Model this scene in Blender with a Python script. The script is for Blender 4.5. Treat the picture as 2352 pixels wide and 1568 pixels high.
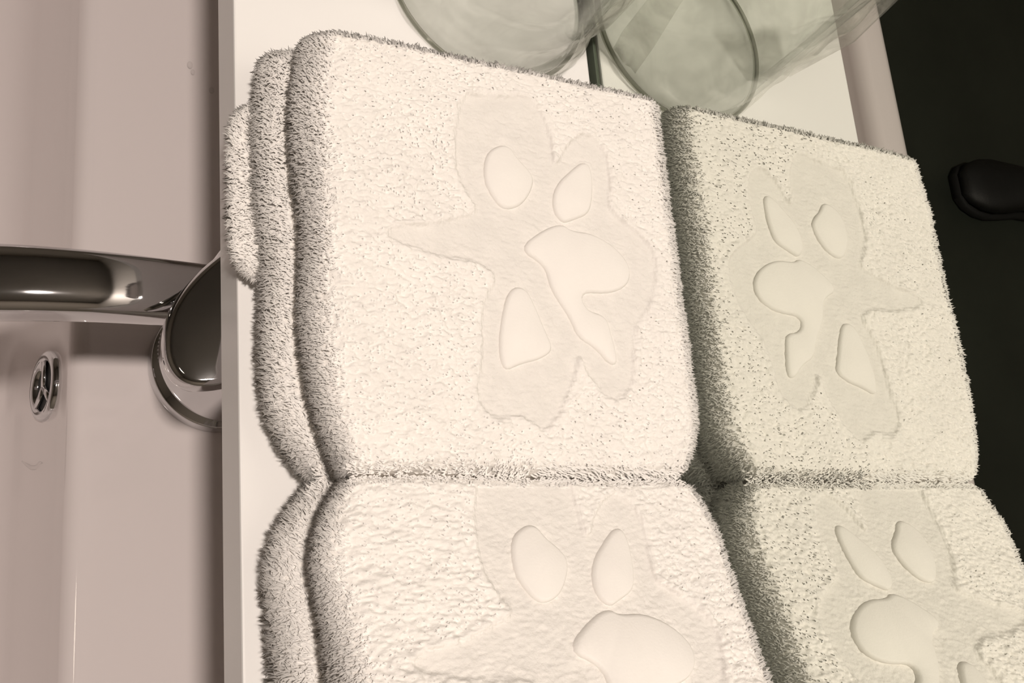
import bpy, bmesh, math
import numpy as np
from mathutils import Vector, Matrix

for o in list(bpy.data.objects):
    bpy.data.objects.remove(o, do_unlink=True)
scene = bpy.context.scene
COL = scene.collection

# ------------------------------------------------------------------ camera
# axes of the place: mirror plane x = 0 (room at x < 0), y along the shelf, shelf top z = 0
cam_d = bpy.data.cameras.new('camera')
cam_d.sensor_width = 36.0
cam_d.lens = 2550.0 / 2352.0 * 36.0
cam_d.clip_start = 0.01
cam = bpy.data.objects.new('camera', cam_d)
COL.objects.link(cam)
cam.matrix_world = Matrix(((0.8688, -0.0712, -0.4900, -0.2127),
                           (-0.0835, 0.9544, -0.2867, -0.0551),
                           (0.4880, 0.2900, 0.8232, 0.2831),
                           (0, 0, 0, 1)))
scene.camera = cam

# ------------------------------------------------------------------ world, exposure
world = bpy.data.worlds.new('world'); scene.world = world
world.use_nodes = True
world.node_tree.nodes['Background'].inputs[0].default_value = (1.0, 0.9, 0.8, 1)
world.node_tree.nodes['Background'].inputs[1].default_value = 0.05
scene.view_settings.view_transform = 'Standard'
scene.view_settings.look = 'None'
scene.view_settings.gamma = 1.0
scene.view_settings.use_curve_mapping = False
scene.view_settings.exposure = 0.0
scene.cycles.max_bounces = 14
scene.cycles.diffuse_bounces = 12
scene.cycles.glossy_bounces = 6
scene.cycles.transparent_max_bounces = 12
DOWNLIGHT_WATT = 22.5          # warm downlight in the ceiling over the sink
FILL_LAMP_EMIT = 9.0         # unseen fill lamp, added to lift the room and the chrome reflections
LAMP_COLOR = (1.0, 0.885, 0.80)

rng = np.random.default_rng(7)

# ------------------------------------------------------------------ materials
def new_mat(name):
    m = bpy.data.materials.new(name); m.use_nodes = True
    return m, m.node_tree, m.node_tree.nodes['Principled BSDF']

def mat(name, col, rough=0.5, metal=0.0, spec=0.5, coat=0.0, bump=None, vary=None, sheen=0.0):
    m, nt, b = new_mat(name)
    b.inputs['Base Color'].default_value = (*col, 1)
    b.inputs['Roughness'].default_value = rough
    b.inputs['Metallic'].default_value = metal
    b.inputs['Specular IOR Level'].default_value = spec
    b.inputs['Coat Weight'].default_value = coat
    b.inputs['Sheen Weight'].default_value = sheen
    tc = nt.nodes.new('ShaderNodeTexCoord')
    if vary:
        sc, amt = vary
        n = nt.nodes.new('ShaderNodeTexNoise'); n.inputs['Scale'].default_value = sc; n.inputs['Detail'].default_value = 5
        nt.links.new(tc.outputs['Object'], n.inputs['Vector'])
        r = nt.nodes.new('ShaderNodeValToRGB')
        r.color_ramp.elements[0].position = 0.3; r.color_ramp.elements[1].position = 0.7
        r.color_ramp.elements[0].color = (*[c * (1 - amt) for c in col], 1)
        r.color_ramp.elements[1].color = (*[min(1, c * (1 + amt)) for c in col], 1)
        nt.links.new(n.outputs['Fac'], r.inputs[0]); nt.links.new(r.outputs[0], b.inputs['Base Color'])
    if bump:
        sc, st, dist = bump
        n = nt.nodes.new('ShaderNodeTexNoise'); n.inputs['Scale'].default_value = sc; n.inputs['Detail'].default_value = 4
        nt.links.new(tc.outputs['Object'], n.inputs['Vector'])
        bp = nt.nodes.new('ShaderNodeBump'); bp.inputs['Strength'].default_value = st; bp.inputs['Distance'].default_value = dist
        nt.links.new(n.outputs['Fac'], bp.inputs['Height']); nt.links.new(bp.outputs['Normal'], b.inputs['Normal'])
    return m

def emit_mat(name, col, strength):
    m = bpy.data.materials.new(name); m.use_nodes = True
    nt = m.node_tree; nt.nodes.clear()
    out = nt.nodes.new('ShaderNodeOutputMaterial'); e = nt.nodes.new('ShaderNodeEmission')
    e.inputs[0].default_value = (*col, 1); e.inputs[1].default_value = strength
    nt.links.new(e.outputs[0], out.inputs[0])
    return m

def film_mat():
    m = bpy.data.materials.new('plastic_film'); m.use_nodes = True
    nt = m.node_tree; nt.nodes.clear()
    L = nt.links.new
    out = nt.nodes.new('ShaderNodeOutputMaterial')
    tr = nt.nodes.new('ShaderNodeBsdfTransparent'); tr.inputs[0].default_value = (0.985, 0.985, 0.975, 1)
    gl = nt.nodes.new('ShaderNodeBsdfGlossy'); gl.inputs['Roughness'].default_value = 0.12
    gl.inputs[0].default_value = (0.95, 0.95, 0.93, 1)
    df = nt.nodes.new('ShaderNodeBsdfDiffuse'); df.inputs[0].default_value = (0.96, 0.945, 0.91, 1)
    tl = nt.nodes.new('ShaderNodeBsdfTranslucent'); tl.inputs[0].default_value = (0.96, 0.945, 0.91, 1)
    md = nt.nodes.new('ShaderNodeMixShader'); md.inputs[0].default_value = 0.55
    L(df.outputs[0], md.inputs[1]); L(tl.outputs[0], md.inputs[2])
    m1 = nt.nodes.new('ShaderNodeMixShader')
    # milkiness follows crinkles in the film
    tc = nt.nodes.new('ShaderNodeTexCoord'); n = nt.nodes.new('ShaderNodeTexNoise')
    n.inputs['Scale'].default_value = 38; n.inputs['Detail'].default_value = 3; n.inputs['Distortion'].default_value = 2.0
    L(tc.outputs['Object'], n.inputs['Vector'])
    mr = nt.nodes.new('ShaderNodeMapRange'); mr.inputs['From Min'].default_value = 0.35; mr.inputs['From Max'].default_value = 0.7
    mr.inputs['To Min'].default_value = 0.02; mr.inputs['To Max'].default_value = 0.26
    L(n.outputs['Fac'], mr.inputs['Value']); L(mr.outputs[0], m1.inputs[0])
    L(tr.outputs[0], m1.inputs[1]); L(md.outputs[0], m1.inputs[2])
    bp = nt.nodes.new('ShaderNodeBump'); bp.inputs['Strength'].default_value = 0.6; bp.inputs['Distance'].default_value = 0.002
    L(n.outputs['Fac'], bp.inputs['Height']); L(bp.outputs[0], gl.inputs['Normal'])
    m2 = nt.nodes.new('ShaderNodeMixShader')
    L(sheen_factor(nt, 0.03, 0.40, bp.outputs[0]), m2.inputs[0]); L(m1.outputs[0], m2.inputs[1]); L(gl.outputs[0], m2.inputs[2])
    L(m2.outputs[0], out.inputs[0])
    return m

def glass_mat(name='clear_glass', tint=(0.975, 0.985, 0.975)):
    m = bpy.data.materials.new(name); m.use_nodes = True
    nt = m.node_tree; nt.nodes.clear(); L = nt.links.new
    out = nt.nodes.new('ShaderNodeOutputMaterial')
    tr = nt.nodes.new('ShaderNodeBsdfTransparent'); tr.inputs[0].default_value = (*tint, 1)
    gl = nt.nodes.new('ShaderNodeBsdfGlossy'); gl.inputs['Roughness'].default_value = 0.01
    mx = nt.nodes.new('ShaderNodeMixShader')
    L(sheen_factor(nt, 0.025, 0.5), mx.inputs[0]); L(tr.outputs[0], mx.inputs[1]); L(gl.outputs[0], mx.inputs[2]); L(mx.outputs[0], out.inputs[0])
    return m

def pile_mat():
    m = bpy.data.materials.new('terry_pile'); m.use_nodes = True
    nt = m.node_tree; nt.nodes.clear(); L = nt.links.new
    out = nt.nodes.new('ShaderNodeOutputMaterial')
    tc = nt.nodes.new('ShaderNodeTexCoord'); n = nt.nodes.new('ShaderNodeTexNoise'); n.inputs['Scale'].default_value = 160
    L(tc.outputs['Object'], n.inputs['Vector'])
    r = nt.nodes.new('ShaderNodeValToRGB')
    r.color_ramp.elements[0].color = (0.88, 0.855, 0.82, 1); r.color_ramp.elements[1].color = (0.93, 0.905, 0.87, 1)
    L(n.outputs['Fac'], r.inputs[0])
    d = nt.nodes.new('ShaderNodeBsdfDiffuse'); t = nt.nodes.new('ShaderNodeBsdfTranslucent')
    L(r.outputs[0], d.inputs[0]); L(r.outputs[0], t.inputs[0])
    mx = nt.nodes.new('ShaderNodeMixShader'); mx.inputs[0].default_value = 0.08
    L(d.outputs[0], mx.inputs[1]); L(t.outputs[0], mx.inputs[2]); L(mx.outputs[0], out.inputs[0])
    return m

def sheen_factor(nt, base, edge, normal=None):
    """reflectance that rises towards grazing angles, the same on both faces of a thin sheet"""
    lw = nt.nodes.new('ShaderNodeLayerWeight'); lw.inputs['Blend'].default_value = 0.5
    if normal is not None: nt.links.new(normal, lw.inputs['Normal'])
    pw = nt.nodes.new('ShaderNodeMath'); pw.operation = 'POWER'; pw.inputs[1].default_value = 4.0
    ma = nt.nodes.new('ShaderNodeMath'); ma.operation = 'MULTIPLY_ADD'; ma.inputs[1].default_value = edge; ma.inputs[2].default_value = base
    nt.links.new(lw.outputs['Facing'], pw.inputs[0]); nt.links.new(pw.outputs[0], ma.inputs[0])
    return ma.outputs[0]

M = {}
M['ceramic'] = mat('glazed_ceramic', (0.665, 0.61, 0.605), rough=0.06, spec=0.5, coat=0.3, vary=(5.0, 0.015))
M['shelf'] = mat('white_lacquer', (0.87, 0.86, 0.845), rough=0.3, vary=(6.0, 0.01))
M['chrome'] = mat('chrome', (0.60, 0.60, 0.61), rough=0.05, metal=1.0, vary=(8.0, 0.03))
M['mirror'] = mat('mirror_silver', (0.82, 0.85, 0.79), rough=0.0, metal=1.0)
M['edge_and_gap_shade'] = mat('glass_edge_gap_shade', (0.10, 0.12, 0.09), rough=0.1, spec=0.8)  # dark tone carries the shade of the gap between shelf and mirror
M['towel'] = mat('terry_base', (0.83, 0.802, 0.765), rough=0.95, spec=0.1, bump=(900, 0.5, 0.0006), vary=(60, 0.03))
M['flat_weave'] = mat('terry_flat_weave', (0.775, 0.748, 0.712), rough=0.95, spec=0.1, bump=(1200, 0.5, 0.0005), vary=(200, 0.03))
M['velour'] = mat('terry_velour', (0.84, 0.812, 0.775), rough=0.95, spec=0.1, bump=(1500, 0.25, 0.0003), vary=(120, 0.01))
M['pile'] = pile_mat()
M['dark'] = mat('hole_shade', (0.01, 0.01, 0.01), rough=0.6)  # shade inside the overflow opening, put into the colour
M['floor'] = mat('dark_floor', (0.026, 0.031, 0.024), rough=0.45, vary=(4.0, 0.25), bump=(30, 0.1, 0.002))
M['wall'] = mat('painted_wall', (0.30, 0.265, 0.215), rough=0.7, vary=(3.0, 0.05), bump=(80, 0.1, 0.001))
M['wall_white'] = mat('wall_plaster', (0.62, 0.58, 0.53), rough=0.7, vary=(3.0, 0.03))
M['ceiling'] = mat('ceiling_paint', (0.36, 0.345, 0.32), rough=0.8, vary=(3.0, 0.03))
M['shoe'] = mat('black_leather', (0.004, 0.004, 0.004), rough=0.6, bump=(300, 0.3, 0.001))
M['rubber'] = mat('black_rubber', (0.003, 0.003, 0.003), rough=0.8, bump=(200, 0.3, 0.001))
M['film'] = film_mat()
M['glass'] = glass_mat()
M['glass_rim'] = glass_mat('thick_glass_rim', (0.62, 0.63, 0.58))
M['water'] = glass_mat('water', (0.985, 0.985, 0.985))
M['lamp_metal'] = mat('lamp_metal', (0.5, 0.49, 0.47), rough=0.25, metal=1.0)

# ------------------------------------------------------------------ helpers
def link(name, me, material=None, parent=None):
    o = bpy.data.objects.new(name, me); COL.objects.link(o)
    if material is not None and me is not None:
        me.materials.append(M[material])
    if parent is not None:
        o.parent = parent
    return o

def tag(o, label=None, cat=None, group=None, kind=None):
    if label: o['label'] = label
    if cat: o['category'] = cat
    if group: o['group'] = group
    if kind: o['kind'] = kind
    return o

def empty(name, loc, label, cat, group=None):
    o = bpy.data.objects.new(name, None); COL.objects.link(o)
    o.empty_display_size = 0.02
    o.location = loc
    return tag(o, label, cat, group)

def shade(me, on=True):
    me.polygons.foreach_set('use_smooth', [on] * len(me.polygons)); me.update()

def mesh(name, verts, faces, smooth=True, loc=(0, 0, 0)):
    me = bpy.data.meshes.new(name)
    v = np.asarray(verts, float) - np.asarray(loc, float)
    me.from_pydata(v.tolist(), [], faces); me.update()
    if smooth: shade(me)
    return me

def tri_mesh(name, V, T, smooth=True):
    me = bpy.data.meshes.new(name)
    V = np.ascontiguousarray(V, np.float32); T = np.ascontiguousarray(T, np.int32)
    me.vertices.add(len(V)); me.vertices.foreach_set('co', V.ravel())
    me.loops.add(T.size); me.loops.foreach_set('vertex_index', T.ravel())
    me.polygons.add(len(T))
    me.polygons.foreach_set('loop_start', np.arange(0, T.size, 3, dtype=np.int32))
    me.polygons.foreach_set('use_smooth', np.full(len(T), smooth))
    me.update(calc_edges=True)
    return me

def box(name, lo, hi, material, parent=None, bevel=0.0, seg=3, loc=None):
    lo = np.array(lo, float); hi = np.array(hi, float)
    bm = bmesh.new(); bmesh.ops.create_cube(bm, size=1.0)
    for v in bm.verts:
        for k in range(3):
            v.co[k] = (lo[k] + hi[k]) / 2 + v.co[k] * (hi[k] - lo[k])
    if bevel:
        bmesh.ops.bevel(bm, geom=bm.edges[:], offset=bevel, segments=seg, profile=0.5, affect='EDGES')
    if loc is not None:
        bmesh.ops.translate(bm, verts=bm.verts[:], vec=-Vector(loc))
    me = bpy.data.meshes.new(name); bm.to_mesh(me); bm.free()
    return link(name, me, material, parent)

def lathe(name, prof, material, parent=None, n=64, centre=None, loc=(0, 0, 0), squash=(1, 1), cap=True):
    """prof: (r, z); centre(z) gives the axis position"""
    V = []; F = []
    for r, z in prof:
        cx, cy = centre(z) if centre else (0, 0)
        for k in range(n):
            a = 2 * math.pi * k / n
            V.append((cx + r * squash[0] * math.cos(a), cy + r * squash[1] * math.sin(a), z))
    m_ = len(prof)
    for i in range(m_ - 1):
        for k in range(n):
            F.append((i * n + k, i * n + (k + 1) % n, (i + 1) * n + (k + 1) % n, (i + 1) * n + k))
    if cap:
        F.append(tuple(range(n - 1, -1, -1))); F.append(tuple((m_ - 1) * n + k for k in range(n)))
    me = mesh(name, V, F, True, loc)
    return link(name, me, material, parent)

def loft(name, rings, material, parent=None, loc=(0, 0, 0), cap=True, smooth=True):
    n = len(rings[0]); V = [p for r in rings for p in r]; F = []
    for i in range(len(rings) - 1):
        for k in range(n):
            F.append((i * n + k, i * n + (k + 1) % n, (i + 1) * n + (k + 1) % n, (i + 1) * n + k))
    if cap:
        F.append(tuple(range(n - 1, -1, -1))); F.append(tuple((len(rings) - 1) * n + k for k in range(n)))
    return link(name, mesh(name, V, F, smooth, loc), material, parent)

def chaikin(p, n=2):
    p = np.array(p, float)
    for _ in range(n):
        q = np.roll(p, -1, 0); p = np.stack([0.75 * p + 0.25 * q, 0.25 * p + 0.75 * q], 1).reshape(-1, 2)
    return p

def smooth_noise(x, y, s, seed=0):
    """cheap band-limited noise in [-1, 1]"""
    r = np.random.default_rng(seed); out = 0
    for k in range(7):
        a = r.uniform(0, 2 * math.pi); f = r.uniform(0.5, 1.4) * s; p = r.uniform(0, 6.28)
        out = out + np.sin((x * math.cos(a) + y * math.sin(a)) * f + p)
    return out / 4.0

# ------------------------------------------------------------------ the room
FLOOR_Z, CEIL_Z = -0.85, 1.55
X0, Y0, Y1 = -2.5, -1.4, 2.0
tag(box('floor', (X0, Y0, FLOOR_Z - 0.05), (0.1, Y1, FLOOR_Z), 'floor'), kind='structure')
tag(box('ceiling', (X0, Y0, CEIL_Z), (0.1, Y1, CEIL_Z + 0.05), 'ceiling'), kind='structure')
tag(box('wall_back', (0.008, Y0, FLOOR_Z), (0.1, Y1, CEIL_Z), 'wall_white'), kind='structure')
tag(box('wall_front', (X0 - 0.1, Y0, FLOOR_Z), (X0, Y1, CEIL_Z), 'wall'), kind='structure')
tag(box('wall_right', (X0, Y0 - 0.1, FLOOR_Z), (0.1, Y0, CEIL_Z), 'wall'), kind='structure')
tag(box('wall_left', (X0, Y1, FLOOR_Z), (0.1, Y1 + 0.1, CEIL_Z), 'wall'), kind='structure')

# mirror on the back wall, just behind the shelf
mir = empty('mirror', (0.003, 0.1, -0.003), 'tall frameless greenish wall mirror rising behind the white shelf', 'mirror')
box('pane', (0, -0.7, 0.001), (0.006, 0.9, 0.50), 'mirror', mir, loc=mir.location)
box('edge_gap_strip', (-0.0006, -0.7, -0.0045), (0.0065, 0.9, 0.001), 'edge_and_gap_shade', mir, loc=mir.location)  # lower glass edge, coloured dark to stand in for the shaded gap

# shelf
SHELF_T = 0.0173
sh = box('shelf', (-0.13, -0.42, -SHELF_T), (-0.0027, 0.62, 0), 'shelf', bevel=0.0007, seg=2)
tag(sh, 'long white lacquered shelf carrying the towels above the sink', 'shelf')

# ------------------------------------------------------------------ sink basin
DECK = -0.17
def basin():
    root = empty('sink_basin', (-0.2, 0.1, FLOOR_Z), 'white glazed ceramic sink basin below the shelf', 'sink')
    P = []
    def arc(cx, cz, r, a0, a1, n):
        for i in range(n + 1):
            a = math.radians(a0 + (a1 - a0) * i / n)
            P.append((cx + r * math.cos(a), cz + r * math.sin(a)))
    # profile from the wall to the front, bowl depth given relative to the deck
    P += [(0.004, DECK - 0.03), (0.004, DECK), (-0.03, DECK), (-0.07, DECK), (-0.11, DECK), (-0.135, DECK)]
    arc(-0.141, DECK - 0.0075, 0.0075, 90, 168, 8)
    P += [(-0.1500, DECK - 0.02), (-0.1522, DECK - 0.032), (-0.1550, DECK - 0.046), (-0.1590, DECK - 0.062)]
    for i in range(1, 13):
        t = i / 12
        a = math.radians(12 + 78 * t)
        P.append((-0.159 - 0.055 * (1 - math.cos(a - math.radians(12))) - 0.012 * t, DECK - 0.062 - 0.045 * math.sin(math.radians(90 * t))))
    P += [(-0.245, DECK - 0.109), (-0.265, DECK - 0.109)]
    for i in range(1, 13):
        t = i / 12
        P.append((-0.265 - 0.075 * math.sin(math.radians(90 * t)), DECK - 0.109 + 0.062 * (1 - math.cos(math.radians(90 * t)))))
    P += [(-0.3455, DECK - 0.035), (-0.350, DECK - 0.022), (-0.3535, DECK - 0.012)]
    for i in range(1, 9):
        a = math.radians(i * 90 / 8)
        P.append((-0.3535 - 0.010 * (1 - math.cos(a)), DECK - 0.012 + 0.012 * math.sin(a)))
    P += [(-0.372, DECK)]
    for i in range(1, 11):
        a = math.radians(i * 90 / 10)
        P.append((-0.376 - 0.016 * math.sin(a), DECK - 0.016 * (1 - math.cos(a))))
    P += [(-0.392, DECK - 0.05), (-0.389, DECK - 0.09), (-0.376, DECK - 0.13), (-0.34, DECK - 0.16)]
    P = np.array(P)
    ys = np.concatenate([np.linspace(-0.45, -0.32, 14), np.linspace(-0.30, 0.42, 30), np.linspace(0.44, 0.58, 14)])
    def k(y):
        a = np.clip((y + 0.43) / 0.10, 0, 1); b = np.clip((0.56 - y) / 0.10, 0, 1)
        t = min(a, b); return t * t * (3 - 2 * t)
    V = []; F = []
    inside = (P[:, 0] < -0.130) & (P[:, 0] > -0.366)
    for y in ys:
        kk = k(y)
        for i, (x, z) in enumerate(P):
            V.append((x, y, DECK + (z - DECK) * kk if inside[i] else z))
    n = len(P)
    for j in range(len(ys) - 1):
        for i in range(n - 1):
            F.append((j * n + i, j * n + i + 1, (j + 1) * n + i + 1, (j + 1) * n + i))
    # end faces
    me = mesh('bowl', V, F, True, root.location)
    b = link('bowl', me, 'ceramic', root)
    # underside block down to a pedestal
    ped = [(0.075, FLOOR_Z), (0.078, FLOOR_Z + 0.01), (0.070, FLOOR_Z + 0.05), (0.060, -0.55), (0.075, -0.36), (0.10, DECK - 0.1115)]
    lathe('pedestal', ped, 'ceramic', root, n=40, centre=lambda z: (-0.19, 0.08), loc=root.location, squash=(1.0, 1.1))
    box('skirt', (-0.378, -0.448, DECK - 0.125), (0.004, -0.444, DECK - 0.002), 'ceramic', root, loc=root.location)
    box('skirt', (-0.378, 0.574, DECK - 0.125), (0.004, 0.578, DECK - 0.002), 'ceramic', root, loc=root.location)
    # overflow fitting in the back wall of the bowl
    c = Vector((-0.1523, 0.0772, -0.2025))
    nrm = Vector((-0.975, 0, 0.20)).normalized(); ty = Vector((0, 1, 0)); tz = nrm.cross(ty).normalized()
    if tz.z < 0: tz = -tz
    def ringpts(r, off, n=40):
        return [c + nrm * off + (ty * math.cos(2 * math.pi * i / n) + tz * math.sin(2 * math.pi * i / n)) * r for i in range(n)]
    ring = loft('overflow_ring', [ringpts(0.0150, -0.001), ringpts(0.0150, 0.0012), ringpts(0.0142, 0.0024), ringpts(0.0128, 0.0030),
                          ringpts(0.0114, 0.0026), ringpts(0.0104, 0.0016), ringpts(0.0100, -0.001)], 'chrome', root, root.location, cap=False)
    tag(ring, 'chrome overflow ring in the bowl wall')
    loft('hole_shade_disc', [ringpts(0.0104, 0.0003), ringpts(0.0104, 0.0006)], 'dark', ring, root.location, smooth=False)  # black disc in place of the shaded opening
    def bar(a, b_, w):
        A = c + nrm * 0.0016 + ty * a[0] + tz * a[1]; B = c + nrm * 0.0016 + ty * b_[0] + tz * b_[1]
        d = (B - A).normalized(); s = nrm.cross(d).normalized(); rs = []
        for Q in (A, B):
            rs.append([Q + s * (w * math.cos(t)) + nrm * (0.0011 * math.sin(t)) for t in np.linspace(0, 2 * math.pi, 10, endpoint=False)])
        loft('grille_bar', rs, 'chrome', ring, root.location)
    bar((0.0105, 0.000), (-0.001, 0.0005), 0.0016)
    bar((-0.001, 0.0005), (-0.0075, 0.0078), 0.0016)
    bar((-0.001, 0.0005), (-0.0075, -0.0078), 0.0016)
    # drain at the bottom of the bowl
    lathe('drain', [(0.0215, DECK - 0.1088), (0.0225, DECK - 0.107), (0.0205, DECK - 0.1062), (0.0165, DECK - 0.1078)], 'chrome', root,
          n=40, centre=lambda z: (-0.255, 0.078), loc=root.location)
    return root
basin()

# ------------------------------------------------------------------ faucet
def faucet():
    root = empty('faucet', (-0.095, 0.079, DECK), 'chrome single lever basin faucet with a curved spout', 'faucet')
    L = root.location
    cen = lambda z: (-0.0905, 0.0797)
    lathe('base', [(0.0272, DECK), (0.0279, DECK + 0.0006), (0.0281, DECK + 0.003), (0.0279, DECK + 0.006), (0.0274, DECK + 0.0075)],
          'chrome', root, n=96, centre=cen, loc=L)
    lathe('body', [(0.0272, DECK + 0.0070), (0.0274, -0.150), (0.0276, -0.125), (0.0276, -0.075), (0.0270, -0.0705), (0.0255, -0.0690)],
          'chrome', root, n=96, centre=cen, loc=L)
    # flat paddle lever, swung towards the near side
    out = [(-1137, 904), (-1185, 868), (-1219, 837), (-1252, 802), (-1286, 759), (-1312, 717), (-1332, 676), (-1346, 632), (-1353, 587), (-1354, 544), (-1350, 507),
           (-1337, 471), (-1318, 441), (-1292, 419), (-1260, 407), (-1221, 407), (-1169, 413), (-1080, 440), (-960, 490), (-830, 560), (-740, 640), (-690, 740), (-690, 850), (-740, 950), (-840, 1010),
           (-960, 1010), (-1060, 960)]
    q = chaikin(np.array(out) * 1e-4, 2); c0 = q.mean(0)
    d = np.roll(q, -1, 0) - np.roll(q, 1, 0); nn = np.stack([-d[:, 1], d[:, 0]], 1); nn /= np.linalg.norm(nn, axis=1, keepdims=True)
    if np.sum((c0 - q) * nn) < 0: nn = -nn
    rings = []
    for ins, dz in ((0.004, -0.0092), (0.0014, -0.0088), (0.0004, -0.0076), (0.0, -0.0058), (0.0001, -0.0034), (0.0006, -0.0014), (0.0014, -0.0004), (0.0026, 0.0)):
        w = q + nn * ins
        rings.append([(x, y, -0.0600 + 0.25 * (x + 0.122) + dz) for x, y in w])
    if np.sum(q[:, 0] * np.roll(q[:, 1], -1) - np.roll(q[:, 0], -1) * q[:, 1]) < 0: rings = [r_[::-1] for r_ in rings]
    loft('lever', rings, 'chrome', root, L)
    # spout: flattened bar that arches over the bowl
    path = [(-0.100, -0.0835), (-0.120, -0.0825), (-0.138, -0.0820), (-0.155, -0.0825), (-0.172, -0.0845), (-0.188, -0.0880),
            (-0.203, -0.0935), (-0.215, -0.1005), (-0.223, -0.1095), (-0.2265, -0.120)]
    p = np.array(path); t0 = np.linspace(0, 1, len(p)); tt = np.linspace(0, 1, 46)
    px = np.interp(tt, t0, p[:, 0]); pz = np.interp(tt, t0, p[:, 1])
    for _ in range(3):
        px[1:-1] = (px[:-2] + 2 * px[1:-1] + px[2:]) / 4; pz[1:-1] = (pz[:-2] + 2 * pz[1:-1] + pz[2:]) / 4
    rs = []
    for i in range(len(tt)):
        j0, j1 = max(i - 1, 0), min(i + 1, len(tt) - 1)
        d = np.array([px[j1] - px[j0], pz[j1] - pz[j0]]); d /= np.linalg.norm(d)
        up = np.array([-d[1], d[0]]);
        if up[1] < 0 and abs(d[0]) > 0.3: up = -up
        if abs(d[0]) <= 0.3 and up[0] > 0: up = -up
        w = 0.0105 + 0.0018 * min(1, tt[i] / 0.5); h = 0.0088 + 0.0006 * tt[i]
        ring = []
        for a in np.linspace(0, 2 * math.pi, 40, endpoint=False):
            ca, sa = math.cos(a), math.sin(a)
            u = w * math.copysign(abs(ca) ** 0.72, ca); v = h * math.copysign(abs(sa) ** 0.72, sa)
            ring.append((px[i] + up[0] * v, 0.0795 + u, pz[i] + up[1] * v))
        rs.append(ring)
    sp = loft('spout', rs, 'chrome', root, L)
    lathe('aerator', [(0.0092, -0.1235), (0.0095, -0.1225), (0.0095, -0.1180)], 'lamp_metal', sp, n=32, centre=lambda z: (-0.2262, 0.0795), loc=L)
faucet()

# ------------------------------------------------------------------ towels
SIL = [(-752, 1032), (-678, 1049), (-612, 1054), (-542, 1073), (-492, 1023), (-471, 957), (-475, 860), (-452, 880), (-409, 948), (-352, 985), (-300, 963), (-276, 909), (-277, 827), (-292, 751), (-264, 727), (-210, 690), (-152, 645), (-139, 595), (-148, 546), (-172, 473), (-213, 415), (-249, 381), (-265, 297), (-275, 215), (-332, 158), (-386, 163), (-406, 205), (-440, 235), (-453, 292), (-475, 211), (-510, 153), (-540, 100), (-588, 59), (-624, 80), (-665, 97), (-733, 84), (-779, 114), (-789, 167), (-764, 242), (-760, 332), (-740, 425), (-697, 480), (-729, 513), (-793, 525), (-860, 523), (-917, 537), (-998, 552), (-1022, 577), (-981, 603), (-890, 614), (-798, 650), (-734, 673), (-769, 721), (-794, 777), (-796, 852), (-782, 955)]
PADS = [
    [(-694, 862), (-643, 898), (-610, 894), (-593, 864), (-558, 834), (-541, 805), (-558, 760), (-591, 718), (-629, 699), (-661, 699), (-688, 733), (-709, 783)],
    [(-402, 864), (-368, 890), (-342, 883), (-337, 834), (-349, 759), (-368, 721), (-417, 698), (-459, 679), (-490, 723), (-473, 796)],
    [(-459, 679), (-519, 657), (-616, 583), (-533, 542), (-523, 483), (-502, 441), (-468, 393), (-448, 336), (-393, 311), (-348, 262), (-319, 272), (-333, 359), (-344, 411), (-412, 421), (-423, 475), (-319, 480), (-253, 511), (-234, 568), (-277, 626), (-356, 663), (-434, 661)],
    [(-656, 462), (-604, 468), (-578, 412), (-553, 342), (-533, 293), (-578, 263), (-642, 245), (-698, 218), (-708, 281), (-690, 373)]]
SIL = chaikin(np.array(SIL) * 1e-4, 1); PADS = [chaikin(np.array(q) * 1e-4, 2) for q in PADS]

def in_poly(x, y, poly):
    inside = np.zeros(x.shape, bool); n = len(poly)
    for i in range(n):
        x0, y0 = poly[i]; x1, y1 = poly[(i + 1) % n]
        c = (y0 > y) != (y1 > y)
        with np.errstate(divide='ignore', invalid='ignore'):
            xi = (x1 - x0) * (y - y0) / (y1 - y0 if y1 != y0 else 1e-12) + x0
        inside ^= c & (x < xi)
    return inside

# raster of the woven motif, 0.4 mm cells
GX = np.arange(-0.125, 0.0, 0.0004); GY = np.arange(-0.01, 0.12, 0.0004)
gx, gy = np.meshgrid(GX, GY, indexing='ij')
SILM = in_poly(gx, gy, SIL).astype(float)
PADM = np.zeros_like(SILM)
for q in PADS: PADM = np.maximum(PADM, in_poly(gx, gy, q))
def blur(a, n):
    for _ in range(n):
        a = (np.roll(a, 1, 0) + 2 * a + np.roll(a, -1, 0)) / 4; a = (np.roll(a, 1, 1) + 2 * a + np.roll(a, -1, 1)) / 4
    return a
EDGE = blur(SILM, 30) * (1 - SILM)
RELIEF = blur(-0.0008 * SILM + 0.0010 * EDGE, 3)
def sample(A, x, y):
    i = np.clip(((x + 0.125) / 0.0004).astype(int), 0, A.shape[0] - 1); j = np.clip(((y + 0.01) / 0.0004).astype(int), 0, A.shape[1] - 1)
    ok = (x > -0.124) & (x < -0.001) & (y > -0.009) & (y < 0.119)
    return np.where(ok, A[i, j], 0.0)

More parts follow.
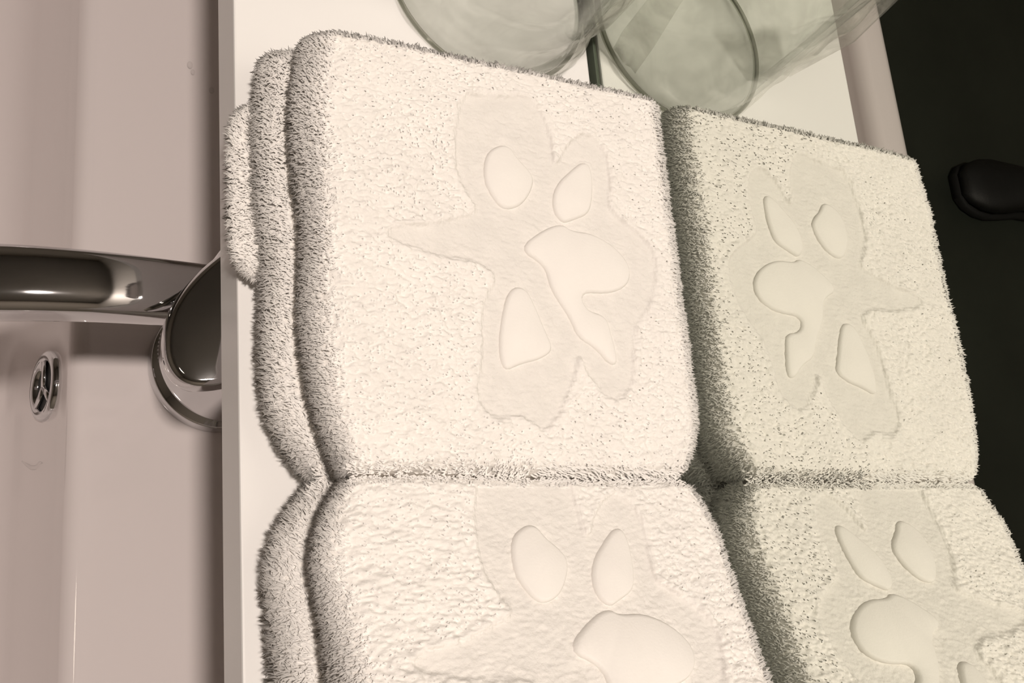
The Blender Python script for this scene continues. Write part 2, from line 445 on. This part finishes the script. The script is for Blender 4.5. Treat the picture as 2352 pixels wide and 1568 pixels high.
SILB = blur(SILM, 2); SILN = blur(SILM, 8)
_tn = np.random.default_rng(41)
def _lattice(n, a, b):
    """noise image, blurred a cells one way and b cells the other, unit spread"""
    q = _tn.normal(0, 1, (n, n))
    for _ in range(a): q = (np.roll(q, 1, 0) + 2 * q + np.roll(q, -1, 0)) / 4
    for _ in range(b): q = (np.roll(q, 1, 1) + 2 * q + np.roll(q, -1, 1)) / 4
    return q / q.std()
TERRY_A = _lattice(1024, 14, 2); TERRY_B = _lattice(1024, 5, 5); TERRY_C = _lattice(512, 30, 30)
def _pick(A, x, y, cell):
    n = A.shape[0]; fx = x / cell; fy = y / cell
    i = np.floor(fx).astype(int); j = np.floor(fy).astype(int); a = fx - i; b = fy - j
    g = lambda p, q: A[p % n, q % n]
    return (g(i, j) * (1 - a) + g(i + 1, j) * a) * (1 - b) + (g(i, j + 1) * (1 - a) + g(i + 1, j + 1) * a) * b
def terry(x, y):
    # pile lies in streaks whose direction drifts over the cloth
    t = 0.35 * smooth_noise(x, y, 40, 77)
    xr = x * np.cos(t) - y * np.sin(t) * 0.2 + 1.0; yr = y + 0.004 * t + 1.0
    return 0.00016 * _pick(TERRY_A, xr, yr, 0.00022) + 0.00012 * _pick(TERRY_B, xr, yr, 0.00024) + 0.00014 * _pick(TERRY_C, xr, yr, 0.0004)

class Slab:
    """soft rounded slab of folded cloth: maps (u, v) on the upper or lower shell to a point"""
    plain = False
    def __init__(s, lo, hi, rh, warp, motif=None, rhy=None):
        s.lo, s.hi, s.rh, s.warp, s.motif = np.array(lo, float), np.array(hi, float), rh, warp, motif
        s.rr = (rh, rhy or rh)
    def axis(s, t, k):
        # t in [0,1] along the unrolled edge - flat - edge; returns core coordinate and overshoot in [-1, 1]
        r = s.rr[k]; lo, hi = s.lo[k] + r, s.hi[k] - r
        arc = max(r, 0.0065) * 1.3; tot = 2 * arc + hi - lo
        q = t * tot
        a = np.clip((arc - q) / arc, 0, 1); b = np.clip((q - tot + arc) / arc, 0, 1)
        core = np.clip(lo + q - arc, lo, hi)
        return core, -np.sin(a * math.pi / 2) + np.sin(b * math.pi / 2)
    def raw(s, u, v, sign):
        cx, dx = s.axis(u, 0); cy, dy = s.axis(v, 1)
        ex = dx * np.sqrt(1 - dy * dy / 2); ey = dy * np.sqrt(1 - dx * dx / 2)
        ez = np.sqrt(np.clip(1 - ex * ex - ey * ey, 0, 1))
        x = cx + s.rr[0] * ex; y = cy + s.rr[1] * ey
        zc = (s.lo[2] + s.hi[2]) / 2; rv = (s.hi[2] - s.lo[2]) / 2
        z = zc + sign * rv * ez
        if s.motif is not None and sign > 0 and not s.plain:
            z = z + sample(RELIEF, x - s.motif[0], y - s.motif[1]) * np.clip((ez - 0.75) / 0.24, 0, 1)
            w = 1 - 0.65 * sample(SILB, x - s.motif[0], y - s.motif[1])
            z = z + terry(x, y) * w * np.clip((ez - 0.2) / 0.5, 0, 1)
        return x, y, z
    def pt(s, u, v, sign):
        return np.stack(s.warp(*s.raw(u, v, sign)), -1)
    def normal(s, u, v, sign):
        e = 3e-3; s.plain = True
        a = s.pt(np.clip(u + e, 0, 1), v, sign) - s.pt(np.clip(u - e, 0, 1), v, sign)
        b = s.pt(u, np.clip(v + e, 0, 1), sign) - s.pt(u, np.clip(v - e, 0, 1), sign)
        s.plain = False
        n = np.cross(a, b) * sign
        return n / np.maximum(np.linalg.norm(n, axis=-1, keepdims=True), 1e-12)
    def build(s, name, material, parent, nu, nv):
        u = np.linspace(0, 1, nu); v = np.linspace(0, 1, nv)
        U, W = np.meshgrid(u, v, indexing='ij')
        top = s.pt(U, W, 1.0).reshape(-1, 3); bot = s.pt(U, W, -1.0).reshape(-1, 3)
        idx = np.arange(nu * nv).reshape(nu, nv)
        a, b, c, d = idx[:-1, :-1].ravel(), idx[1:, :-1].ravel(), idx[1:, 1:].ravel(), idx[:-1, 1:].ravel()
        T = np.concatenate([np.stack([a, b, c], 1), np.stack([a, c, d], 1)])
        off = nu * nv
        V = np.concatenate([top, bot]); T2 = T[:, ::-1] + off
        me = tri_mesh(name, V - np.array(parent_loc(parent)), np.concatenate([T, T2]))
        bm = bmesh.new(); bm.from_mesh(me); bmesh.ops.remove_doubles(bm, verts=bm.verts[:], dist=1e-6); bm.to_mesh(me); bm.free()
        shade(me)
        o = link(name, me, material, parent)
        if s.motif is not None:
            me.materials.append(M['flat_weave'])
            co = np.zeros(len(me.polygons) * 3); me.polygons.foreach_get('center', co)
            co = co.reshape(-1, 3) + parent_loc(parent)
            inside = (sample(SILM, co[:, 0] - s.motif[0], co[:, 1] - s.motif[1]) > 0.5) & (co[:, 2] > 0.03) & (co[:, 1] < s.hi[1] - s.rr[1])
            me.polygons.foreach_set('material_index', inside.astype(np.int32))
        return o

def parent_loc(p):
    x = np.zeros(3)
    while p is not None:
        x = x + np.array(p.location); p = p.parent
    return x

def strands(P, N, D1, D2, L, r):
    """tapered bent threads: base ring, bend ring, tip"""
    n = len(P)
    mid = P + D1 * (L * 0.55)[:, None]; tip = mid + D2 * (L * 0.45)[:, None]
    base = P - N * 0.0006
    def frame(d):
        h = np.where(np.abs(d[:, 2:3]) < 0.8, np.array([[0, 0, 1.0]]), np.array([[1.0, 0, 0]]))
        a = np.cross(d, h); a /= np.linalg.norm(a, axis=1, keepdims=True)
        return a, np.cross(d, a)
    V = np.zeros((n, 7, 3))
    for ring, (c, d, rr) in enumerate(((base, D1, r), (mid, (D1 + D2) / 2, r * 0.85))):
        a, b = frame(d)
        for k in range(3):
            t = 2 * math.pi * k / 3
            V[:, ring * 3 + k] = c + (a * math.cos(t) + b * math.sin(t)) * rr[:, None]
    V[:, 6] = tip
    f = []
    for k in range(3):
        k2 = (k + 1) % 3
        f += [(k, k2, 3 + k2), (k, 3 + k2, 3 + k), (3 + k, 3 + k2, 6)]
    T = (np.arange(n)[:, None, None] * 7 + np.array(f)[None]).reshape(-1, 3)
    NV = np.repeat(N[:, None, :], 7, 1)
    cen = np.stack([base] * 3 + [mid] * 3 + [tip], 1)
    rad_ = V - cen; rad_ /= np.maximum(np.linalg.norm(rad_, axis=2, keepdims=True), 1e-9)
    NV = NV + 0.28 * rad_
    return V.reshape(-1, 3), T, unit(NV.reshape(-1, 3))

def unit(a):
    return a / np.maximum(np.linalg.norm(a, axis=1, keepdims=True), 1e-12)

def pile(slab, parent, n, length, seed, top=True, side_only=False, comb=0.9, rad=0.00024, pressed=0):
    r = np.random.default_rng(seed)
    Vs = []; Ts = []; Ns = []; off = 0
    shells = ((1.0, n), (-1.0, n // 3))
    for sign, m in shells:
        u = r.uniform(0, 1, m); v = r.uniform(0, 1, m)
        if side_only or sign < 0:
            # only the rolled edges show
            cu, du = slab.axis(u, 0); cv, dv = slab.axis(v, 1)
            keep = np.maximum(np.abs(du), np.abs(dv)) > (0.12 if side_only else 0.25)
            u, v = u[keep], v[keep]
        P = slab.pt(u, v, sign); N = slab.normal(u, v, sign)
        keep = (N[:, 2] > -0.75)
        if pressed:
            # where this towel is pressed against its neighbour the pile is sparser and squeezed upwards
            seam = (slab.axis(v, 1)[1] * pressed > 0.25) & (np.abs(slab.axis(u, 0)[1]) < 0.75)
            keep &= ~(seam & ((r.uniform(0, 1, len(P)) > 0.45) | (N[:, 2] < 0.15)))
            N = np.where(seam[:, None], unit(N * 0.45 + np.array([0, 0, 1.0])), N)
        P, N, u, v = P[keep], N[keep], u[keep], v[keep]
        rx, ry, rz = slab.raw(u, v, sign)
        L = length * r.uniform(0.6, 1.25, len(P))
        rr = rad * r.uniform(0.75, 1.25, len(P))
        flat = N[:, 2] > 0.85
        if slab.motif is not None and sign > 0:
            edge = np.maximum(np.abs(slab.axis(u, 0)[1]), np.abs(slab.axis(v, 1)[1])); thin = np.interp(edge, [0.0, 0.25, 0.8], [0.07, 0.22, 1.0]); L = L * np.interp(edge, [0.0, 0.8], [0.5, 1.0])
            s_ = (sample(SILM, rx - slab.motif[0], ry - slab.motif[1]) > 0.5) & (ry < slab.hi[1] - slab.rr[1])
            near = (sample(SILN, rx - slab.motif[0], ry - slab.motif[1]) > 0.06) & (N[:, 2] > 0.3) & (ry < slab.hi[1] - slab.rr[1])
            p_ = sample(blur(PADM, 1), rx - slab.motif[0], ry - slab.motif[1]) > 0.3
            L = np.where(s_, L * 0.5, L)
            keep = ~p_ & ~s_ & ~near &  (r.uniform(0, 1, len(P)) < thin)
            P, N, L, rr, flat, rx, ry = P[keep], N[keep], L[keep], rr[keep], flat[keep], rx[keep], ry[keep]
        q = len(P)
        cx = (slab.lo[0] + slab.hi[0]) / 2; cy = (slab.lo[1] + slab.hi[1]) / 2
        ang = smooth_noise(rx, ry, 60, seed + 3) * 0.7 + smooth_noise(rx, ry, 260, seed + 4) * 0.5
        sx = np.where(rx < cx, -1.0, 1.0)
        C = np.stack([sx * np.cos(ang), np.sin(ang) - 0.15, np.full(q, -0.12)], 1)
        R1 = r.normal(0, 1, (q, 3)); R2 = r.normal(0, 1, (q, 3))
        lie = np.where(flat, comb, 0.25)[:, None]
        D1 = unit(N * np.where(flat, 0.55, 1.0)[:, None] + C * lie * 0.6 + R1 * 0.25)
        D2 = unit(N * np.where(flat, 0.1, 0.35)[:, None] + C * (lie + 0.15) + R2 * 0.45 + np.array([0, 0, -0.25]))
        V, T, NV = strands(P, N, D1, D2, L, rr)
        Ns.append(NV); Vs.append(V); Ts.append(T + off); off += len(V)
    V = np.concatenate(Vs)
    V[:, 0] = np.minimum(V[:, 0], -0.0002)
    V[:, 2] = np.where((V[:, 0] > -0.131), np.maximum(V[:, 2], 0.0002), V[:, 2])
    me = tri_mesh('pile', V - parent_loc(parent), np.concatenate(Ts))
    me.normals_split_custom_set_from_vertices(np.concatenate(Ns))
    o = link('pile', me, 'pile', parent)
    return tag(o, kind='stuff')

def motif_pads(parent, ztop, offset, warp):
    for q in PADS:
        p = q + np.array(offset)
        d = np.roll(p, -1, 0) - np.roll(p, 1, 0); nn = np.stack([-d[:, 1], d[:, 0]], 1); nn /= np.linalg.norm(nn, axis=1, keepdims=True)
        area = 0.5 * np.sum(p[:, 0] * np.roll(p[:, 1], -1) - np.roll(p[:, 0], -1) * p[:, 1])
        if area < 0: nn = -nn
        rings = [(0, -0.0018), (0.0, -0.0001), (0.0005, 0.0006), (0.0011, 0.0009)]
        V = []; n = len(p)
        for inset, dz in rings:
            w = p + nn * inset
            x, y, z = warp(w[:, 0], w[:, 1], np.full(n, ztop + dz))
            V += list(np.stack([x, y, z], 1))
        F = []
        for i in range(len(rings) - 1):
            for k in range(n): F.append((i * n + k, i * n + (k + 1) % n, (i + 1) * n + (k + 1) % n, (i + 1) * n + k))
        top = tuple((len(rings) - 1) * n + k for k in range(n))
        if area < 0:
            F = [f[::-1] for f in F]; top = top[::-1]
        F.append(top)
        me = mesh('motif_pad', V, F, True, parent_loc(parent))
        bm = bmesh.new(); bm.from_mesh(me)
        bmesh.ops.triangulate(bm, faces=[f for f in bm.faces if len(f.verts) > 4]); bm.to_mesh(me); bm.free(); shade(me)
        link('motif_pad', me, 'velour', parent)

def sstep(a, b, x):
    t = np.clip((x - a) / (b - a), 0, 1)
    return t * t * (3 - 2 * t)

def warp1(x, y, z):
    h = np.clip(z / 0.038, 0, 1)
    z2 = z + h * (0.0007 * smooth_noise(x, y, 55, 11) - 0.0012 * sstep(-0.095, -0.125, x))
    x2 = x + sstep(-0.085, -0.12, x) * (0.0016 * smooth_noise(y, z * 3, 95, 5) + 0.0008 * smooth_noise(y, z, 120, 6))
    # far end leans back a little, near front corner is rounded off
    c = np.clip((0.020 - y) / 0.022, 0, 1) * np.clip((-0.095 - x) / 0.03, 0, 1)
    x2 = x2 + 0.009 * c * c * (1.25 - 0.4 * h)
    c2 = np.clip((0.016 - y) / 0.02, 0, 1) * np.clip((x + 0.03) / 0.03, 0, 1)
    x2 = x2 - 0.012 * c2 * c2
    c3 = np.clip((y - 0.095) / 0.016, 0, 1) * np.clip((-0.1 - x) / 0.025, 0, 1)
    x2 = x2 + 0.002 * c3
    y2 = y + 0.0010 * smooth_noise(x, z, 70, 8)
    return x2, y2, z2

def warp2(x, y, z):
    h = np.clip(z / 0.04, 0, 1)
    lift = 0.017 * np.clip((-0.008 - y) / 0.055, 0, 1.15) ** 1.2
    z2 = z + h * (lift + 0.0008 * smooth_noise(x, y, 50, 21) - 0.002 * sstep(-0.09, -0.125, x))
    x2 = x + sstep(-0.085, -0.12, x) * 0.0018 * smooth_noise(y, z * 3, 90, 25)
    c = np.clip((y + 0.030) / 0.022, 0, 1) * np.clip((-0.09 - x) / 0.03, 0, 1)
    x2 = x2 + 0.009 * c * c * (1.2 - h * 0.4)
    c2 = np.clip((y + 0.026) / 0.02, 0, 1) * np.clip((x + 0.03) / 0.03, 0, 1)
    x2 = x2 - 0.011 * c2 * c2
    y2 = y + 0.0008 * smooth_noise(x, z, 70, 28)
    return x2, y2, z2

def towel(label, ylo, yhi, warp, motif, seed, flap, pressed):
    root = empty('folded_towel', (-0.065, (ylo + yhi) / 2, 0.0), label, 'towel', 'folded white towels on the shelf')
    up = Slab((-0.1205, ylo + 0.0005, 0.0190), (-0.0030, yhi - 0.0005, 0.0378), 0.0078, warp, motif, 0.0034)
    lo = Slab((-0.1265, ylo + 0.0010, 0.0028), (-0.0045, yhi + 0.0015, 0.0193), 0.0075, warp, None, 0.0055)
    a = up.build('upper_fold', 'towel', root, 440, 420)
    pile(up, a, 92000, 0.0022, seed, comb=1.1, rad=0.00028, pressed=pressed)
    motif_pads(a, 0.0374, motif, warp)
    b = lo.build('lower_fold', 'towel', root, 90, 120)
    pile(lo, b, 60000, 0.0030, seed + 1, side_only=True, rad=0.00030, pressed=pressed)
    if flap:
        fl = Slab((-0.1330, 0.052, 0.0030), (-0.080, 0.106, 0.0100), 0.012, lambda x, y, z: (x, y, z + 0.0006 * smooth_noise(x, y, 90, 31)))
        f_ = fl.build('inner_flap', 'towel', root, 60, 60)
        pile(fl, f_, 9000, 0.0026, seed + 2, side_only=True, rad=0.00028)
    return root

towel('folded white terry towel beside the wrapped glass, one corner flap over the shelf edge', -0.0054, 0.1176, warp1, (0.0, 0.0), 100, True, -1)
towel('thicker folded white terry towel, farther from the wrapped glass', -0.1280, -0.0054, warp2, (-0.0045, -0.1090), 200, False, 1)

# ------------------------------------------------------------------ wrapped glass
GC = (-0.0415, 0.1725)
def wrapped_glass():
    g = lathe('drinking_glass', [(0.0352, 0.0010), (0.0362, 0.0010), (0.0366, 0.0020), (0.0345, 0.040), (0.0315, 0.085), (0.0300, 0.0915), (0.0270, 0.0935),
                          (0.0020, 0.0930), (0.0010, 0.0850), (0.0270, 0.0840), (0.0290, 0.0800), (0.0325, 0.040), (0.0350, 0.0020), (0.0352, 0.0010)],
              'glass', None, n=72, centre=lambda z: (0, 0), cap=False)
    g.location = (GC[0], GC[1], 0.0)
    tag(g, 'clear tumbler standing upside down inside a plastic bag', 'glass')
    rs = []
    for a in np.linspace(0, 2 * math.pi, 97):
        rs.append([((0.0374 + 0.0008 * math.cos(b)) * math.cos(a), (0.0374 + 0.0008 * math.cos(b)) * math.sin(a), 0.0010 + 0.0008 * math.sin(b)) for b in np.linspace(0, 2 * math.pi, 10, endpoint=False)])
    loft('rim', rs, 'glass_rim', g, cap=False)
    bag = empty('plastic_bag', (GC[0], GC[1], 0.0), 'crinkled translucent plastic bag wrapped around the upturned tumbler', 'bag')
    # film body
    V = []; F = []; n = 120; zs = np.concatenate([[0.0006], np.linspace(0.002, 0.092, 60), np.linspace(0.094, 0.100, 6)])
    for i, z in enumerate(zs):
        t = z / 0.1
        base = 0.0390 - 0.0062 * min(1, z / 0.09)
        if z > 0.093: base = base * (1 - ((z - 0.093) / 0.0075) ** 1.5 * 0.9)
        for k in range(n):
            a = 2 * math.pi * k / n
            cr = 0.0012 * math.sin(5 * a + 14 * t + 2.1 * math.sin(2 * a + 4 * t)) + 0.0007 * math.sin(11 * a - 26 * t + 1.7 * math.sin(3 * a + 9 * t))
            r_ = base + max(-0.0010, cr) * min(1, 0.25 + z / 0.012)
            V.append((min(r_ * math.cos(a), -GC[0] - 0.0012), r_ * math.sin(a), z))
    for i in range(len(zs) - 1):
        for k in range(n):
            F.append((i * n + k, i * n + (k + 1) % n, (i + 1) * n + (k + 1) % n, (i + 1) * n + k))
    F.append(tuple((len(zs) - 1) * n + k for k in range(n)))
    link('film', mesh('film', V, F), 'film', bag)
    # loose corners of the bag
    def wing(pts, seed):
        """ruled sheet between two polylines (world points)"""
        A = np.array(pts[0], float); B = np.array(pts[1], float); m = 14; V = []; F = []
        for i in range(len(A)):
            for j in range(m):
                t = j / (m - 1); q = A[i] * (1 - t) + B[i] * t
                w = 0.0012 * math.sin(7 * t + 3 * i + seed) * math.sin(math.pi * t)
                V.append((q[0] - GC[0], q[1] + w - GC[1], q[2]))
        for i in range(len(A) - 1):
            for j in range(m - 1):
                F.append((i * m + j, i * m + j + 1, (i + 1) * m + j + 1, (i + 1) * m + j))
        o = link('loose_corner', mesh('loose_corner', V, F), 'film', bag)
        sm = o.modifiers.new('thickness', 'SOLIDIFY'); sm.thickness = 0.0003
    wing([[(-0.0145, 0.1475, 0.004), (-0.0130, 0.1500, 0.018), (-0.0110, 0.1540, 0.034), (-0.0100, 0.1600, 0.052)],
          [(-0.0062, 0.1560, 0.0035), (-0.0030, 0.1560, 0.014), (-0.0020, 0.1580, 0.030), (-0.0020, 0.1620, 0.050)]], 1.0)
    wing([[(-0.0740, 0.1580, 0.006), (-0.0750, 0.1600, 0.030), (-0.0750, 0.1640, 0.060)],
          [(-0.0880, 0.1600, 0.008), (-0.1020, 0.1660, 0.030), (-0.1080, 0.1760, 0.055)]], 2.0)
wrapped_glass()

# ------------------------------------------------------------------ water drops on the sink deck
def drop(x, y, r, label):
    pr = [(r, 0), (r * 0.97, r * 0.16), (r * 0.8, r * 0.36), (r * 0.5, r * 0.5), (r * 0.15, r * 0.56)]
    o = lathe('water_drop', pr, 'water', None, n=20, squash=(0.8, 1.15))
    o.location = (x, y, DECK + 0.0001)
    tag(o, label, 'water drop', 'water drops on the sink')
drop(-0.1010, 0.2231, 0.0017, 'larger water drop on the sink deck, farther from the shelf edge')
drop(-0.0997, 0.2197, 0.0013, 'small water drop touching the larger one on the sink deck')
drop(-0.0911, 0.2122, 0.0015, 'round water drop on the sink deck, just outside the shelf edge')
def streak():
    p = np.array([(-0.1583, 0.0500, -0.2265), (-0.1570, 0.0475, -0.2215), (-0.1556, 0.0452, -0.2165), (-0.1545, 0.0443, -0.2115), (-0.1536, 0.0455, -0.2072), (-0.1530, 0.0448, -0.2040)])
    t = np.linspace(0, 1, 24); tk = np.linspace(0, 1, len(p))
    c = np.stack([np.interp(t, tk, p[:, k]) for k in range(3)], 1)
    rs = []
    for a, q in zip(t, c):
        r_ = 0.0010 * math.sin(math.pi * min(max(a, 0.06), 0.94)) ** 0.6
        rs.append([(q[0] - 0.0006 * math.sin(b) * (r_ / 0.001), q[1] + r_ * math.cos(b), q[2]) for b in np.linspace(0, 2 * math.pi, 12, endpoint=False)])
    o = loft('water_streak', rs, 'water')
    tag(o, 'short curved streak of water on the bowl wall below the overflow ring', 'water drop')
streak()

# ------------------------------------------------------------------ shoe on the floor, seen in the mirror
def shoe():
    c = (-1.50, 0.683, FLOOR_Z)
    root = empty('shoe', c, 'black shoe on the dark floor, seen only in the mirror', 'shoe')
    S = [(-0.135, 0.028, 0.055), (-0.125, 0.034, 0.075), (-0.095, 0.037, 0.085), (-0.055, 0.035, 0.085), (-0.015, 0.036, 0.078), (0.025, 0.044, 0.066), (0.065, 0.050, 0.056),
         (0.095, 0.047, 0.048), (0.120, 0.036, 0.040), (0.132, 0.020, 0.030)]
    def sec(x, w, z0, z1, p):
        return [(c[0] + x, c[1] + w * math.copysign(abs(math.cos(a)) ** p, math.cos(a)),
                 FLOOR_Z + (z0 + z1) / 2 + (z1 - z0) / 2 * math.copysign(abs(math.sin(a)) ** p, math.sin(a))) for a in np.linspace(0, 2 * math.pi, 24, endpoint=False)]
    loft('sole', [sec(x * 1.02, w + 0.003, 0.0, 0.018, 0.4) for x, w, h in S], 'rubber', root, c)
    up = loft('upper', [sec(x, w, 0.014, h, 0.8) for x, w, h in S], 'shoe', root, c)
    for i in range(4):
        x = -0.025 + 0.02 * i
        pts = []
        for yy in np.linspace(-0.024, 0.024, 9):
            pts.append((c[0] + x, c[1] + yy, FLOOR_Z + 0.079 - 0.0045 * i * 1.4 - abs(yy) ** 2 * 9))
        rs = [[(p[0] + 0.003 * math.cos(t), p[1], p[2] + 0.003 * math.sin(t)) for t in np.linspace(0, 2 * math.pi, 8, endpoint=False)] for p in pts]
        loft('lace', rs, 'rubber', up, c)
    col = [[(c[0] - 0.085 + (0.045 + rr * 0.004 * math.cos(b)) * math.cos(a), c[1] + (0.028 + 0.004 * math.cos(b)) * math.sin(a), FLOOR_Z + 0.086 + 0.004 * math.sin(b))
            for b in np.linspace(0, 2 * math.pi, 8, endpoint=False)] for a in np.linspace(0, 2 * math.pi, 28) for rr in (1,)]
    loft('collar', col, 'shoe', up, c, cap=False)
shoe()

# ------------------------------------------------------------------ lamps
def downlight():
    c = (-0.47, -0.17, CEIL_Z)
    root = empty('downlight', c, 'round downlight in the ceiling above the sink', 'lamp')
    lathe('trim_ring', [(0.078, 0.0), (0.080, -0.004), (0.074, -0.007), (0.066, -0.004), (0.064, 0.0)], 'lamp_metal', root, n=48, cap=False)
    d = bpy.data.lights.new('downlight_bulb', 'AREA'); d.shape = 'DISK'; d.size = 0.12
    d.energy = DOWNLIGHT_WATT; d.color = LAMP_COLOR
    lo = bpy.data.objects.new('downlight_bulb', d); COL.objects.link(lo); lo.parent = root
    lo.location = (0, 0, -0.003)
downlight()

def fill_lamp():  # added fill light, out of view, for the dim room and the chrome
    c = (-1.15, 0.1, CEIL_Z)
    root = empty('fill_lamp', c, 'added round fill lamp under the ceiling, above the middle of the room', 'lamp')
    lathe('frame', [(0.115, 0.0), (0.118, -0.02), (0.112, -0.026), (0.102, -0.024)], 'lamp_metal', root, n=48, cap=False)
    M['fill_emit'] = emit_mat('fill_glow', (1.0, 0.86, 0.70), FILL_LAMP_EMIT)
    lathe('fill_disc', [(0.103, -0.012), (0.103, -0.022), (0.08, -0.028), (0.02, -0.031)], 'fill_emit', root, n=48)
fill_lamp()
